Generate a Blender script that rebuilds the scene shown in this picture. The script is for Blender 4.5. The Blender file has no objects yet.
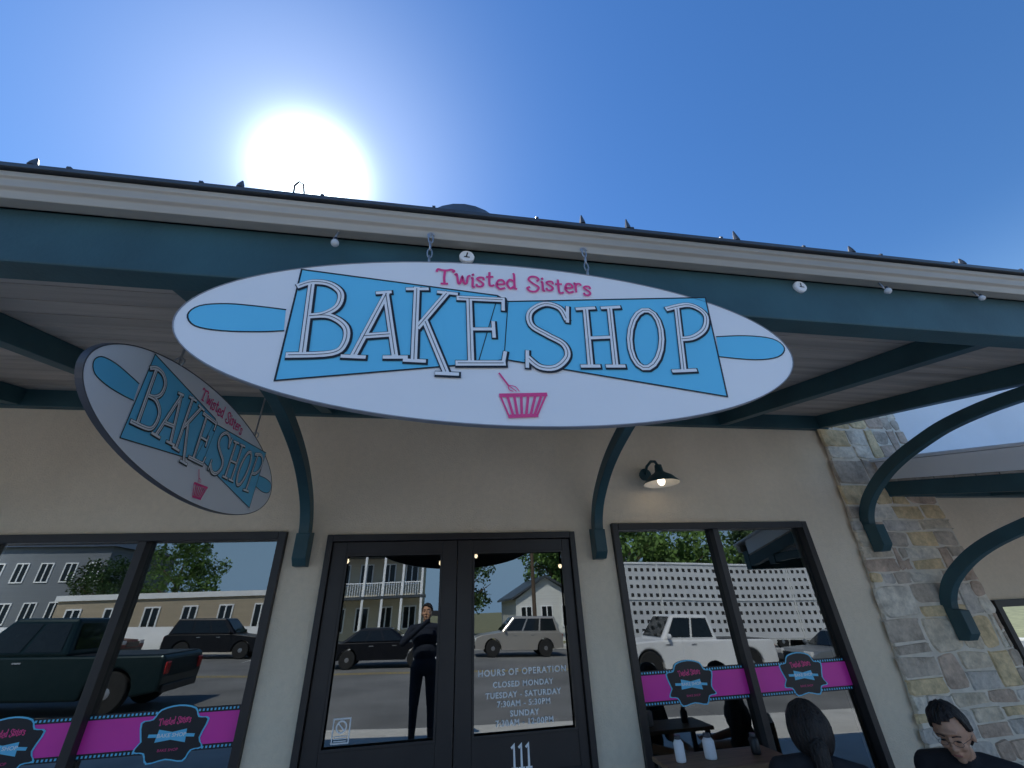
import bpy, bmesh, math, random
import numpy as np
from mathutils import Vector, Matrix
R=math.radians
rnd=random.Random(7)
scene=bpy.context.scene; COL=scene.collection
EYE=1.62
def ray(u,v):
    a=u-512;b=384-v
    return (.9869*a-.0421*b+64.38,-.1566*a-.4777*b+357.86,-.0381*a+.8775*b+197.9)
def atY(u,v,Y):
    x,y,z=ray(u,v);k=Y/y
    return Vector((k*x,Y,EYE+k*z))
def clampx(x): return max(-45,min(45,x))
def G(x): return -0.4-0.035*clampx(x)
def P(x): return -0.03*x if x<0 else -.05*x

# ---------------------------------------------------------------- materials
def nodes(name):
    m=bpy.data.materials.new(name); m.use_nodes=True
    nt=m.node_tree; return m,nt,nt.nodes['Principled BSDF']
def mat(name,c,rough=.6,metal=0,var=.12,vs=6,bump=0,bs=40,emit=0,stretch=None,c2=None):
    m,nt,b=nodes(name)
    b.inputs['Roughness'].default_value=rough; b.inputs['Metallic'].default_value=metal
    tc=nt.nodes.new('ShaderNodeTexCoord'); mp=nt.nodes.new('ShaderNodeMapping')
    nt.links.new(tc.outputs['Object'],mp.inputs['Vector'])
    if stretch: mp.inputs['Scale'].default_value=stretch
    n=nt.nodes.new('ShaderNodeTexNoise'); n.inputs['Scale'].default_value=vs; n.inputs['Detail'].default_value=6
    nt.links.new(mp.outputs[0],n.inputs['Vector'])
    r=nt.nodes.new('ShaderNodeValToRGB'); nt.links.new(n.outputs['Fac'],r.inputs['Fac'])
    r.color_ramp.elements[0].position=.3; r.color_ramp.elements[1].position=.72
    lo=c2 if c2 else [x*(1-var) for x in c]; hi=[min(1,x*(1+var)) for x in c]
    r.color_ramp.elements[0].color=(*lo,1); r.color_ramp.elements[1].color=(*hi,1)
    nt.links.new(r.outputs[0],b.inputs['Base Color'])
    if bump:
        n2=nt.nodes.new('ShaderNodeTexNoise'); n2.inputs['Scale'].default_value=bs; n2.inputs['Detail'].default_value=5
        nt.links.new(mp.outputs[0],n2.inputs['Vector'])
        bp=nt.nodes.new('ShaderNodeBump'); bp.inputs['Strength'].default_value=bump; bp.inputs['Distance'].default_value=.02
        nt.links.new(n2.outputs['Fac'],bp.inputs['Height']); nt.links.new(bp.outputs[0],b.inputs['Normal'])
    if emit:
        b.inputs['Emission Color'].default_value=(*c,1); b.inputs['Emission Strength'].default_value=emit
    return m
def glass(name,refl=.36,tint=(.5,.55,.53),gcol=(.9,.95,.94)):
    m=bpy.data.materials.new(name); m.use_nodes=True; nt=m.node_tree; nt.nodes.clear()
    o=nt.nodes.new('ShaderNodeOutputMaterial'); mx=nt.nodes.new('ShaderNodeMixShader')
    t=nt.nodes.new('ShaderNodeBsdfTransparent'); t.inputs[0].default_value=(*tint,1)
    g=nt.nodes.new('ShaderNodeBsdfGlossy'); g.inputs['Color'].default_value=(*gcol,1); g.inputs['Roughness'].default_value=.0
    f=nt.nodes.new('ShaderNodeFresnel'); f.inputs[0].default_value=1.5
    ad=nt.nodes.new('ShaderNodeMath'); ad.operation='ADD'; ad.inputs[1].default_value=refl; ad.use_clamp=True
    nz=nt.nodes.new('ShaderNodeTexNoise'); nz.inputs['Scale'].default_value=1.2; nz.inputs['Detail'].default_value=0
    tc=nt.nodes.new('ShaderNodeTexCoord'); nt.links.new(tc.outputs['Object'],nz.inputs['Vector'])
    bp=nt.nodes.new('ShaderNodeBump'); bp.inputs['Strength'].default_value=.06; bp.inputs['Distance'].default_value=.02
    nt.links.new(nz.outputs['Fac'],bp.inputs['Height']); nt.links.new(bp.outputs[0],g.inputs['Normal'])
    nt.links.new(f.outputs[0],ad.inputs[0]); nt.links.new(ad.outputs[0],mx.inputs[0])
    nt.links.new(t.outputs[0],mx.inputs[1]); nt.links.new(g.outputs[0],mx.inputs[2]); nt.links.new(mx.outputs[0],o.inputs[0])
    return m
def stone_mat():
    m,nt,b=nodes('limestone'); b.inputs['Roughness'].default_value=.9
    geo=nt.nodes.new('ShaderNodeNewGeometry'); r=nt.nodes.new('ShaderNodeValToRGB')
    cols=[(.66,.56,.45),(.84,.72,.55),(.74,.68,.60),(.88,.69,.41),(.68,.52,.40),(.92,.84,.70)]
    r.color_ramp.interpolation='CONSTANT'
    r.color_ramp.elements[0].color=(*cols[0],1); r.color_ramp.elements[1].position=.17; r.color_ramp.elements[1].color=(*cols[1],1)
    for i in range(2,6):
        e=r.color_ramp.elements.new(i*.167); e.color=(*cols[i],1)
    nt.links.new(geo.outputs['Random Per Island'],r.inputs['Fac'])
    tc=nt.nodes.new('ShaderNodeTexCoord'); n=nt.nodes.new('ShaderNodeTexNoise'); n.inputs['Scale'].default_value=9; n.inputs['Detail'].default_value=10; n.inputs['Roughness'].default_value=.7
    nt.links.new(tc.outputs['Object'],n.inputs['Vector'])
    r2=nt.nodes.new('ShaderNodeValToRGB'); r2.color_ramp.elements[0].position=.34; r2.color_ramp.elements[1].position=.64
    r2.color_ramp.elements[0].color=(.55,.53,.51,1); r2.color_ramp.elements[1].color=(1.1,1.08,1.05,1)
    nt.links.new(n.outputs['Fac'],r2.inputs['Fac'])
    mx=nt.nodes.new('ShaderNodeMixRGB'); mx.blend_type='MULTIPLY'; mx.inputs[0].default_value=1
    nt.links.new(r.outputs[0],mx.inputs[1]); nt.links.new(r2.outputs[0],mx.inputs[2]); nt.links.new(mx.outputs[0],b.inputs['Base Color'])
    n2=nt.nodes.new('ShaderNodeTexNoise'); n2.inputs['Scale'].default_value=16; n2.inputs['Detail'].default_value=8
    nt.links.new(tc.outputs['Object'],n2.inputs['Vector'])
    bp=nt.nodes.new('ShaderNodeBump'); bp.inputs['Strength'].default_value=.9; bp.inputs['Distance'].default_value=.03
    nt.links.new(n2.outputs['Fac'],bp.inputs['Height']); nt.links.new(bp.outputs[0],b.inputs['Normal'])
    return m
def stucco_mat():
    m=mat('stucco',(.90,.755,.57),.95,var=.035,vs=25,bump=.35,bs=90)
    nt=m.node_tree; b=nt.nodes['Principled BSDF']; src=b.inputs['Base Color'].links[0].from_socket
    tc=nt.nodes.new('ShaderNodeTexCoord'); mp=nt.nodes.new('ShaderNodeMapping'); mp.inputs['Scale'].default_value=(1.2,1.2,.8)
    nt.links.new(tc.outputs['Object'],mp.inputs['Vector'])
    n=nt.nodes.new('ShaderNodeTexNoise'); n.inputs['Scale'].default_value=1.3; n.inputs['Detail'].default_value=9; n.inputs['Roughness'].default_value=.6
    nt.links.new(mp.outputs[0],n.inputs['Vector'])
    r=nt.nodes.new('ShaderNodeValToRGB'); r.color_ramp.elements[0].position=.32; r.color_ramp.elements[1].position=.62
    r.color_ramp.elements[0].color=(.93,.92,.90,1); r.color_ramp.elements[1].color=(1.02,1.02,1.02,1); nt.links.new(n.outputs['Fac'],r.inputs['Fac'])
    mx=nt.nodes.new('ShaderNodeMixRGB'); mx.blend_type='MULTIPLY'; mx.inputs[0].default_value=1
    nt.links.new(src,mx.inputs[1]); nt.links.new(r.outputs[0],mx.inputs[2]); nt.links.new(mx.outputs[0],b.inputs['Base Color'])
    return m
M={}
M['stucco']=stucco_mat()
M['pale_stucco']=mat('pale_stucco',(.92,.92,.92),.9,var=.05,vs=1.5,bump=.2,bs=60)
M['pale_metal']=mat('pale_metal',(.92,.92,.93),.5,var=.05,vs=1.5)
M['green']=mat('green_paint',(.033,.090,.104),.5,var=.22,vs=3,bump=.08,bs=60)
M['bronze']=mat('bronze_frame',(.032,.026,.024),.4,var=.15,vs=5)
M['gutter']=mat('gutter_paint',(.46,.42,.36),.45,var=.18,vs=2.2,stretch=(.4,3,3),bump=.04)
M['roof']=mat('roof_metal',(.10,.11,.12),.4,.4,var=.2,vs=3)
M['soffit']=mat('soffit_board',(.46,.40,.345),.75,var=.25,vs=2.2,stretch=(.35,6,6),bump=.25,bs=14)
M['stone']=stone_mat()
M['mortar']=mat('mortar',(.80,.72,.60),.95,var=.15,vs=8,bump=.5,bs=50)
M['white']=mat('sign_white',(.94,.94,.95),.35,var=.02,vs=2)
M['cyan']=mat('sign_cyan',(.16,.64,.92),.35,var=.03,vs=2)
M['ink']=mat('sign_black',(.012,.014,.02),.4,var=.1)
M['rim']=mat('sign_edge',(.08,.08,.09),.4,var=.15)
M['rim_light']=mat('sign_edge_grey',(.30,.30,.32),.4,var=.15)
M['pink']=mat('sign_pink',(.88,.07,.27),.4,var=.03)
M['magenta']=mat('film_magenta',(.90,.05,.46),.4,var=.04,vs=3)
M['letter']=mat('letter_white',(.96,.96,.97),.35,var=.01)
M['decal']=mat('white_vinyl',(.99,.99,.98),.8,var=.0)
M['steel']=mat('galvanised_steel',(.45,.46,.48),.35,.8,var=.2,vs=20)
M['glass']=glass('window_glass',.20)
M['dglass']=glass('door_glass',.23,(.4,.42,.42))
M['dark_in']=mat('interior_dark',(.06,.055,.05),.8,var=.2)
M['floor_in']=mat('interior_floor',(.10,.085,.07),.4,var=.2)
M['wood']=mat('wood',(.22,.13,.07),.55,var=.3,vs=5,stretch=(1,8,8))
M['concrete']=mat('concrete',(.66,.63,.57),.9,var=.12,vs=2,bump=.2,bs=50)
M['asphalt']=mat('asphalt',(.22,.215,.205),.9,var=.25,vs=.5,bump=.4,bs=120)
M['ground']=mat('dry_ground',(.26,.25,.13),.95,var=.35,vs=1.2,bump=.3)
M['line']=mat('road_paint',(.75,.74,.70),.7,var=.1,vs=20)
M['yline']=mat('yellow_road_paint',(.65,.45,.06),.7,var=.1,vs=20)
M['tyre']=mat('tyre_rubber',(.02,.02,.02),.85,var=.1)
M['rimw']=mat('wheel_alloy',(.5,.5,.52),.3,.8,var=.1)
M['cglass']=mat('car_glass',(.012,.016,.018),.05,var=.1)
M['slot']=mat('dark_slot',(.02,.02,.022),.8,var=.1)
M['lamp_r']=mat('tail_lamp',(.45,.02,.02),.2)
M['lamp_w']=mat('head_lamp',(.8,.8,.78),.15)
M['bark']=mat('bark',(.13,.09,.06),.95,var=.3,vs=10,bump=.6)
M['leaf']=mat('leaf',(.13,.23,.045),.7,var=.5,vs=.9,c2=(.05,.10,.022))
M['leaf2']=mat('leaf_dark',(.07,.13,.04),.7,var=.5,vs=.9,c2=(.025,.055,.016))
M['skin']=mat('skin_tan',(.58,.32,.20),.5,var=.08,vs=25)
M['hair']=mat('black_hair',(.020,.014,.012),.5,var=.5,vs=60,bump=.9,bs=120,stretch=(1,1,.25))
M['shirt_k']=mat('black_cloth',(.022,.022,.026),.9,var=.25,vs=8,bump=.6,bs=12)
M['shirt_n']=mat('navy_cloth',(.012,.018,.036),.9,var=.2,vs=8)
M['denim']=mat('denim',(.02,.025,.04),.9,var=.2,vs=10)
M['lip']=mat('lip',(.36,.13,.10),.5)
M['eye']=mat('eye_dark',(.03,.02,.016),.3)
M['bulbw']=mat('bulb_glass',(.62,.64,.66),.08,var=.02)
M['shade_in']=mat('shade_enamel',(.85,.80,.70),.4,var=.03)
M['warm']=mat('lit_bulb',(1,.86,.66),.3,var=.01,emit=3.5)
M['warm2']=mat('pendant_bulb',(1,.78,.5),.3,var=.01,emit=5)
M['plastic']=mat('black_plastic',(.02,.02,.022),.4)

# ---------------------------------------------------------------- mesh builder
OFF={}
class MB:
    def __init__(s): s.v=[]; s.f=[]
    def add(s,vs,fs):
        n=len(s.v); s.v+=[tuple(p) for p in vs]; s.f+=[tuple(i+n for i in f) for f in fs]; return s
    def hexa(s,c): return s.add(c,[(0,3,2,1),(4,5,6,7),(0,1,5,4),(1,2,6,5),(2,3,7,6),(3,0,4,7)])
    def box(s,x0,x1,y0,y1,z0,z1):
        return s.hexa([(x0,y0,z0),(x1,y0,z0),(x1,y1,z0),(x0,y1,z0),(x0,y0,z1),(x1,y0,z1),(x1,y1,z1),(x0,y1,z1)])
    def prism(s,poly,a,b,fn):
        n=len(poly); vs=[fn(p,a) for p in poly]+[fn(p,b) for p in poly]
        return s.add(vs,[tuple(range(n))[::-1],tuple(range(n,2*n))]+[(i,(i+1)%n,n+(i+1)%n,n+i) for i in range(n)])
    def tube(s,pts,r,seg=8,closed=False,cap=True):
        pts=[Vector(p) for p in pts]; n=len(pts); rr=r if isinstance(r,(list,tuple)) else [r]*n
        vs=[];prev=None
        for i,p in enumerate(pts):
            if closed: t=(pts[(i+1)%n]-pts[i-1])
            else: t=pts[min(i+1,n-1)]-pts[max(i-1,0)]
            t.normalize()
            if prev is None:
                u=t.orthogonal().normalized()
            else:
                u=(prev-t*prev.dot(t)).normalized()
            prev=u; w=t.cross(u)
            for k in range(seg):
                a=2*math.pi*k/seg; vs.append(p+(u*math.cos(a)+w*math.sin(a))*rr[i])
        fs=[]
        m=n if closed else n-1
        for i in range(m):
            j=(i+1)%n
            for k in range(seg): fs.append((i*seg+k,i*seg+(k+1)%seg,j*seg+(k+1)%seg,j*seg+k))
        if cap and not closed: fs+= [tuple(range(seg))[::-1],tuple(range((n-1)*seg,n*seg))]
        return s.add(vs,fs)
    def lathe(s,prof,c,axis='Z',seg=20):
        c=Vector(c); vs=[]
        for (r,h) in prof:
            for k in range(seg):
                a=2*math.pi*k/seg; x,y=r*math.cos(a),r*math.sin(a)
                vs.append(c+Vector((x,y,h) if axis=='Z' else ((x,h,y) if axis=='Y' else (h,x,y))))
        n=len(prof); fs=[(i*seg+k,i*seg+(k+1)%seg,(i+1)*seg+(k+1)%seg,(i+1)*seg+k) for i in range(n-1) for k in range(seg)]
        fs+=[tuple(range(seg))[::-1],tuple(range((n-1)*seg,n*seg))]
        return s.add(vs,fs)
    def ell(s,c,r,seg=12,rot=None):
        c=Vector(c); vs=[];ri=seg//2
        for i in range(ri+1):
            th=math.pi*i/ri
            for k in range(seg):
                a=2*math.pi*k/seg
                p=Vector((r[0]*math.sin(th)*math.cos(a)+1e-6*k,r[1]*math.sin(th)*math.sin(a),r[2]*math.cos(th)))
                if rot: p=rot@p
                vs.append(c+p)
        return s.add(vs,[(i*seg+k,(i+1)*seg+k,(i+1)*seg+(k+1)%seg,i*seg+(k+1)%seg) for i in range(ri) for k in range(seg)])
    def build(s,name,m,parent=None,bevel=0,smooth=False,off=None):
        o=Vector((0,0,0)) if off is None else Vector(off)
        if parent is not None and off is None: o=OFF.get(parent.name,o)
        me=bpy.data.meshes.new(name); me.from_pydata([tuple(Vector(p)-o) for p in s.v],[],s.f); me.validate(); me.update()
        bm=bmesh.new(); bm.from_mesh(me); bmesh.ops.recalc_face_normals(bm,faces=bm.faces); bm.to_mesh(me); bm.free()
        me.materials.append(M[m] if isinstance(m,str) else m)
        ob=bpy.data.objects.new(name,me); COL.objects.link(ob)
        if parent is not None: ob.parent=parent
        OFF[ob.name]=o
        if smooth:
            for p in me.polygons: p.use_smooth=True
        if bevel:
            b=ob.modifiers.new('Bevel','BEVEL'); b.width=bevel; b.segments=2; b.limit_method='ANGLE'
        return ob
def empty(name,loc,label,cat,group=None,rotz=0,local=False):
    o=bpy.data.objects.new(name,None); COL.objects.link(o); o.location=loc; o.rotation_euler=(0,0,rotz)
    o['label']=label; o['category']=cat
    if group: o['group']=group
    OFF[o.name]=Vector((0,0,0)) if local else Vector(loc)
    return o
def struct(o): o['kind']='structure'; return o
def catmull(p,n=6):
    out=[]
    q=[p[0]]+list(p)+[p[-1]]
    for i in range(1,len(q)-2):
        for k in range(n):
            t=k/n; a,b,c,d=q[i-1],q[i],q[i+1],q[i+2]
            out.append(tuple(.5*((2*b[j])+(c[j]-a[j])*t+(2*a[j]-5*b[j]+4*c[j]-d[j])*t*t+(3*b[j]-a[j]-3*c[j]+d[j])*t**3) for j in (0,1)))
    out.append(p[-1]); return out
def ribbon(mb,pts,w,Pf,d,closed=False,ext=0.25):
    pts=[Vector((p[0],p[1])) for p in pts]
    n=len(pts)
    if not closed and ext:
        a=(pts[0]-pts[1]).normalized()*w*ext; b=(pts[-1]-pts[-2]).normalized()*w*ext
        pts[0]=pts[0]+a; pts[-1]=pts[-1]+b
    L=[];Rr=[]
    for i in range(n):
        if closed: a,b=pts[i-1],pts[(i+1)%n]
        else: a,b=pts[max(i-1,0)],pts[min(i+1,n-1)]
        t1=(pts[i]-a); t2=(b-pts[i])
        if t1.length<1e-9: t1=t2
        if t2.length<1e-9: t2=t1
        t1.normalize(); t2.normalize(); t=(t1+t2)
        if t.length<1e-6: t=t1
        t.normalize(); nn=Vector((-t.y,t.x)); k=1/max(.55,abs(nn.dot(Vector((-t1.y,t1.x)))))
        L.append(pts[i]+nn*w/2*k); Rr.append(pts[i]-nn*w/2*k)
    vs=[Pf(p.x,p.y,d) for p in L]+[Pf(p.x,p.y,d) for p in Rr]
    m=n if closed else n-1
    mb.add(vs,[(i,(i+1)%n,n+(i+1)%n,n+i) for i in range(m)])
def text(body,size,Pf,d,mt,name,parent,sp=1.0,bold=0):
    cu=bpy.data.curves.new('t','FONT'); cu.body=body; cu.size=size; cu.align_x='CENTER'; cu.align_y='CENTER'; cu.space_character=sp; cu.offset=bold; cu.resolution_u=3
    ob=bpy.data.objects.new('t',cu); COL.objects.link(ob)
    dg=bpy.context.evaluated_depsgraph_get(); me=bpy.data.meshes.new_from_object(ob.evaluated_get(dg))
    mb=MB(); mb.add([Pf(v.co.x,v.co.y,d) for v in me.vertices],[tuple(p.vertices) for p in me.polygons])
    bpy.data.objects.remove(ob); bpy.data.curves.remove(cu)
    return mb.build(name,mt,parent)
# retro hand lettering glyphs
GL={'T':(.72,[[(-.04,.80),(.02,.97),(.2,.93),(.45,.93),(.66,1.0),(.80,.93),(.74,.83)],[(.36,.93),(.33,.4),(.36,0)],[(.2,.0),(.5,.02)]]),
'w':(.66,[[(-.02,.58),(.06,.62),(.14,.05),(.24,.08),(.33,.5),(.42,.06),(.54,.08),(.6,.5),(.7,.6)]]),
'i':(.08,[[(-.03,.6),(.03,.56),(.02,.05),(.1,0)],[(.01,.80),(.05,.83),(.03,.88)]]),
's':(.36,[[(.34,.46),(.3,.6),(.12,.6),(.02,.47),(.3,.2),(.22,0),(.02,.0),(-.02,.12)]]),
't':(.30,[[(.12,.92),(.1,.15),(.18,0),(.32,.06)],[(-.03,.6),(.28,.64)]]),
'e':(.38,[[(.05,.3),(.38,.36),(.32,.6),(.12,.58),(.0,.25),(.15,0),(.4,.08)]]),
'd':(.42,[[(.35,.5),(.15,.6),(.0,.3),(.15,0),(.36,.18)],[(.34,1.05),(.38,.9),(.37,.1),(.46,.0)]]),
'S':(.56,[[(.46,.72),(.56,.86),(.42,1.02),(.16,1.0),(.04,.78),(.25,.54),(.52,.3),(.36,0),(.06,.0),(-.06,.18),(.06,.28)]]),
'r':(.30,[[(-.03,.6),(.03,.56),(.02,0)],[(.02,.35),(.12,.57),(.26,.6),(.32,.5)]]),' ':(.35,[])}
def script(s_,p0,p1,h,wd,Pf,d,mt,name,parent):
    tot=sum(GL[c][0]+.15 for c in s_)-.15
    p0=Vector(p0);p1=Vector(p1);ex=(p1-p0)/tot; ey=Vector((-ex.y,ex.x)).normalized()*h
    x=0;mb=MB();k=0
    for ci,c in enumerate(s_):
        w,sts=GL[c]
        up=.09*math.sin(ci*2.1)
        for st in sts:
            pl=[(p0+ex*(x+q[0])+ey*(q[1]+up)) for q in st]
            pl=catmull([(q.x,q.y) for q in pl],5) if len(pl)>2 else pl
            ribbon(mb,pl,wd,Pf,d+k*.00006); k+=1
        x+=w+.15
    return mb.build(name,mt,parent)

# ---------------------------------------------------------------- world, sun, camera
sun=Vector(ray(311,178)).normalized()
el=math.asin(sun.z); az=math.atan2(sun.x,sun.y)
w=bpy.data.worlds.new('World'); scene.world=w; w.use_nodes=True; nt=w.node_tree
bg=nt.nodes['Background']; out=nt.nodes['World Output']
sky=nt.nodes.new('ShaderNodeTexSky'); sky.sky_type='NISHITA'; sky.sun_disc=False; sky.sun_elevation=el; sky.sun_rotation=az
sky.air_density=1.35; sky.dust_density=.15; sky.ozone_density=4.0
hs=nt.nodes.new('ShaderNodeHueSaturation'); hs.inputs['Saturation'].default_value=1.26; hs.inputs['Hue'].default_value=.508
nt.links.new(sky.outputs[0],hs.inputs['Color'])
tc=nt.nodes.new('ShaderNodeTexCoord')
# pale blue haze low over the horizon
sep=nt.nodes.new('ShaderNodeSeparateXYZ'); nt.links.new(tc.outputs['Generated'],sep.inputs[0])
mr=nt.nodes.new('ShaderNodeMapRange'); mr.inputs['From Min'].default_value=.0; mr.inputs['From Max'].default_value=.55; mr.inputs['To Min'].default_value=1; mr.inputs['To Max'].default_value=0; mr.interpolation_type='SMOOTHSTEP'
nt.links.new(sep.outputs['Z'],mr.inputs['Value'])
hz=nt.nodes.new('ShaderNodeMixRGB'); hz.inputs[2].default_value=(3.1,5.0,7.6,1)
nt.links.new(mr.outputs[0],hz.inputs[0]); nt.links.new(hs.outputs[0],hz.inputs[1])
nt.links.new(hz.outputs[0],bg.inputs[0]); bg.inputs[1].default_value=.15
dt=nt.nodes.new('ShaderNodeVectorMath'); dt.operation='DOT_PRODUCT'; dt.inputs[1].default_value=sun
nt.links.new(tc.outputs['Generated'],dt.inputs[0])
mx=nt.nodes.new('ShaderNodeMath'); mx.operation='MAXIMUM'; mx.inputs[1].default_value=0; nt.links.new(dt.outputs['Value'],mx.inputs[0])
def powr(e,k):
    a=nt.nodes.new('ShaderNodeMath'); a.operation='POWER'; a.inputs[1].default_value=e; nt.links.new(mx.outputs[0],a.inputs[0])
    b=nt.nodes.new('ShaderNodeMath'); b.operation='MULTIPLY'; b.inputs[1].default_value=k; nt.links.new(a.outputs[0],b.inputs[0]); return b
g1=powr(420,7); g2=powr(26,.30)
ad=nt.nodes.new('ShaderNodeMath'); ad.operation='ADD'; nt.links.new(g1.outputs[0],ad.inputs[0]); nt.links.new(g2.outputs[0],ad.inputs[1])
b2=nt.nodes.new('ShaderNodeBackground'); b2.inputs[0].default_value=(.80,.94,1,1); nt.links.new(ad.outputs[0],b2.inputs[1])
ash=nt.nodes.new('ShaderNodeAddShader'); nt.links.new(bg.outputs[0],ash.inputs[0]); nt.links.new(b2.outputs[0],ash.inputs[1]); nt.links.new(ash.outputs[0],out.inputs[0])
ld=bpy.data.lights.new('sun','SUN'); ld.energy=5; ld.angle=R(.5); ld.color=(1,.95,.87)
lo=bpy.data.objects.new('sun',ld); COL.objects.link(lo); lo.rotation_euler=sun.to_track_quat('Z','Y').to_euler()
cam=bpy.data.cameras.new('camera'); cam.sensor_width=36; cam.lens=414/1024*36; cam.clip_start=.02; cam.clip_end=2000
co=bpy.data.objects.new('camera',cam); COL.objects.link(co); scene.camera=co
rx=Vector((.9869,-.1566,-.0381)).normalized(); up=Vector((-.0421,-.4777,.8775)); up=(up-rx*up.dot(rx)).normalized(); bk=rx.cross(up)
mw=Matrix.Identity(4)
for i in range(3): mw[i][0]=rx[i]; mw[i][1]=up[i]; mw[i][2]=bk[i]; mw[i][3]=(0,0,EYE)[i]
co.matrix_world=mw
scene.view_settings.view_transform='Standard'; scene.view_settings.look='None'; scene.view_settings.exposure=0

# ---------------------------------------------------------------- ground
def sheet(name,xs,y0,y1,dz,m,fn=G):
    mb=MB()
    for a,b in zip(xs[:-1],xs[1:]):
        mb.add([(a,y0,fn(a)+dz),(b,y0,fn(b)+dz),(b,y1,fn(b)+dz),(a,y1,fn(a)+dz)],[(0,1,2,3)])
    return struct(mb.build(name,m))
sheet('ground',[-600,-45,45,600],-600,600,-.012,'ground')
sheet('road',[-600,-45,45,600],-23,-3.1,-.004,'asphalt')
def slab(name,x0,x1,y0,y1,top,bot,m,bev=.01):
    mb=MB(); mb.hexa([(x0,y0,bot(x0)),(x1,y0,bot(x1)),(x1,y1,bot(x1)),(x0,y1,bot(x0)),(x0,y0,top(x0)),(x1,y0,top(x1)),(x1,y1,top(x1)),(x0,y1,top(x0))])
    return struct(mb.build(name,m,bevel=bev))
slab('pavement',-30,-.001,-1.6,9,P,lambda x:G(x)-.1,'concrete',0)
slab('pavement',0.001,4.1,-1.6,9,P,lambda x:G(x)-.1,'concrete',0)
slab('lower_pavement',4.103,30,-1.6,9,lambda x:G(x)+.2,lambda x:G(x)-.1,'concrete')
slab('kerb',-45,45,-3.1,-1.603,lambda x:G(x)+.13,lambda x:G(x)-.1,'concrete')
slab('far_pavement',-45,45,-25.5,-23,lambda x:G(x)+.13,lambda x:G(x)-.1,'concrete')
mb=MB()
for x in np.arange(-42,42,3.0): mb.add([(x,-22.9,G(x)),(x+.1,-22.9,G(x)),(x+.1,-18,G(x)),(x,-18,G(x))],[(0,1,2,3)])
struct(mb.build('parking_lines','line'))
mb=MB()
for yy in (-12.9,-12.6): mb.add([(-45,yy,G(-45)),(45,yy,G(45)),(45,yy+.1,G(45)),(-45,yy+.1,G(-45))],[(0,1,2,3)])
struct(mb.build('centre_line','yline'))

# ---------------------------------------------------------------- bakery building
B=empty('shop_building',(0,3.5,0),'tan stucco shop front with dark bronze windows and double glass door','building')
W0=3.5; W1=3.68
mb=MB()
def wallstrip(x0,x1,z0,z1): mb.box(x0,x1,W0,W1,z0,z1)
wl=(-3.05,-1.13,.42,2.20); dr=(-.84,1.095,0,2.17); wr=(1.426,3.31,.42,2.232)
wallstrip(-9,wl[0],-.3,3.3); wallstrip(wl[0],wl[1],-.3,wl[2]); wallstrip(wl[0],wl[1],wl[3],3.3)
wallstrip(wl[1],dr[0],-.3,3.3); wallstrip(dr[0],dr[1],dr[3],3.3); wallstrip(dr[1],wr[0],-.3,3.3)
wallstrip(wr[0],wr[1],-.3,wr[2]); wallstrip(wr[0],wr[1],wr[3],3.3); wallstrip(wr[1],3.9,-.3,3.3)
mb.box(-9,4.9,W0,W1,3.3,5.0)
mb.build('wall','stucco',B)
mb=MB(); mb.box(-9,-8.8,3.69,10,-.3,5.0); mb.box(4.7,4.9,3.69,10,-.3,5.0); mb.box(-8.8,4.7,9.8,10,-.3,5.0); mb.build('rear_wall','stucco',B)
mb=MB(); mb.add([(-9.3,3.3,5.01),(5.1,3.3,5.01),(5.1,6.6,5.8),(-9.3,6.6,5.8),(5.1,10.2,5.01),(-9.3,10.2,5.01)],[(0,1,2,3),(3,2,4,5)]); mb.build('roof','roof',B)
cp=atY(462,236,6.6)
mb=MB(); mb.lathe([(1.1,cp.z-.6),(1.0,cp.z-.2),(.35,cp.z-.02),(.05,cp.z+.03)],(cp.x,6.6,0),seg=28); mb.lathe([(.75,5.6),(.75,cp.z-.6)],(cp.x,6.6,0),seg=28)
mb.build('cupola','roof',B)
# interior
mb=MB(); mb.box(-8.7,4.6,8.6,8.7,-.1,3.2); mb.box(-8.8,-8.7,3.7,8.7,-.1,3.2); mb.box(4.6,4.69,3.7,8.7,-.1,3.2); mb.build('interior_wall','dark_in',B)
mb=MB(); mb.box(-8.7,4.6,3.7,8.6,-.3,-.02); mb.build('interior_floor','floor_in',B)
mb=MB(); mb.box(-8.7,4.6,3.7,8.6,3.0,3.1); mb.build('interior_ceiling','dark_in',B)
def frame(x0,x1,z0,z1,wd,y0,y1,ms=()):
    m=MB(); m.box(x0,x0+wd,y0,y1,z0,z1); m.box(x1-wd,x1,y0,y1,z0,z1)
    m.box(x0+wd,x1-wd,y0,y1,z1-wd,z1); m.box(x0+wd,x1-wd,y0,y1,z0,z0+wd)
    for c in ms: m.box(c-wd*.5,c+wd*.5,y0+.001,y1-.001,z0+wd,z1-wd)
    return m
def PW(Y): return lambda cx,cz:(lambda s,t,d:(cx+s,Y-d,cz+t))
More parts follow.
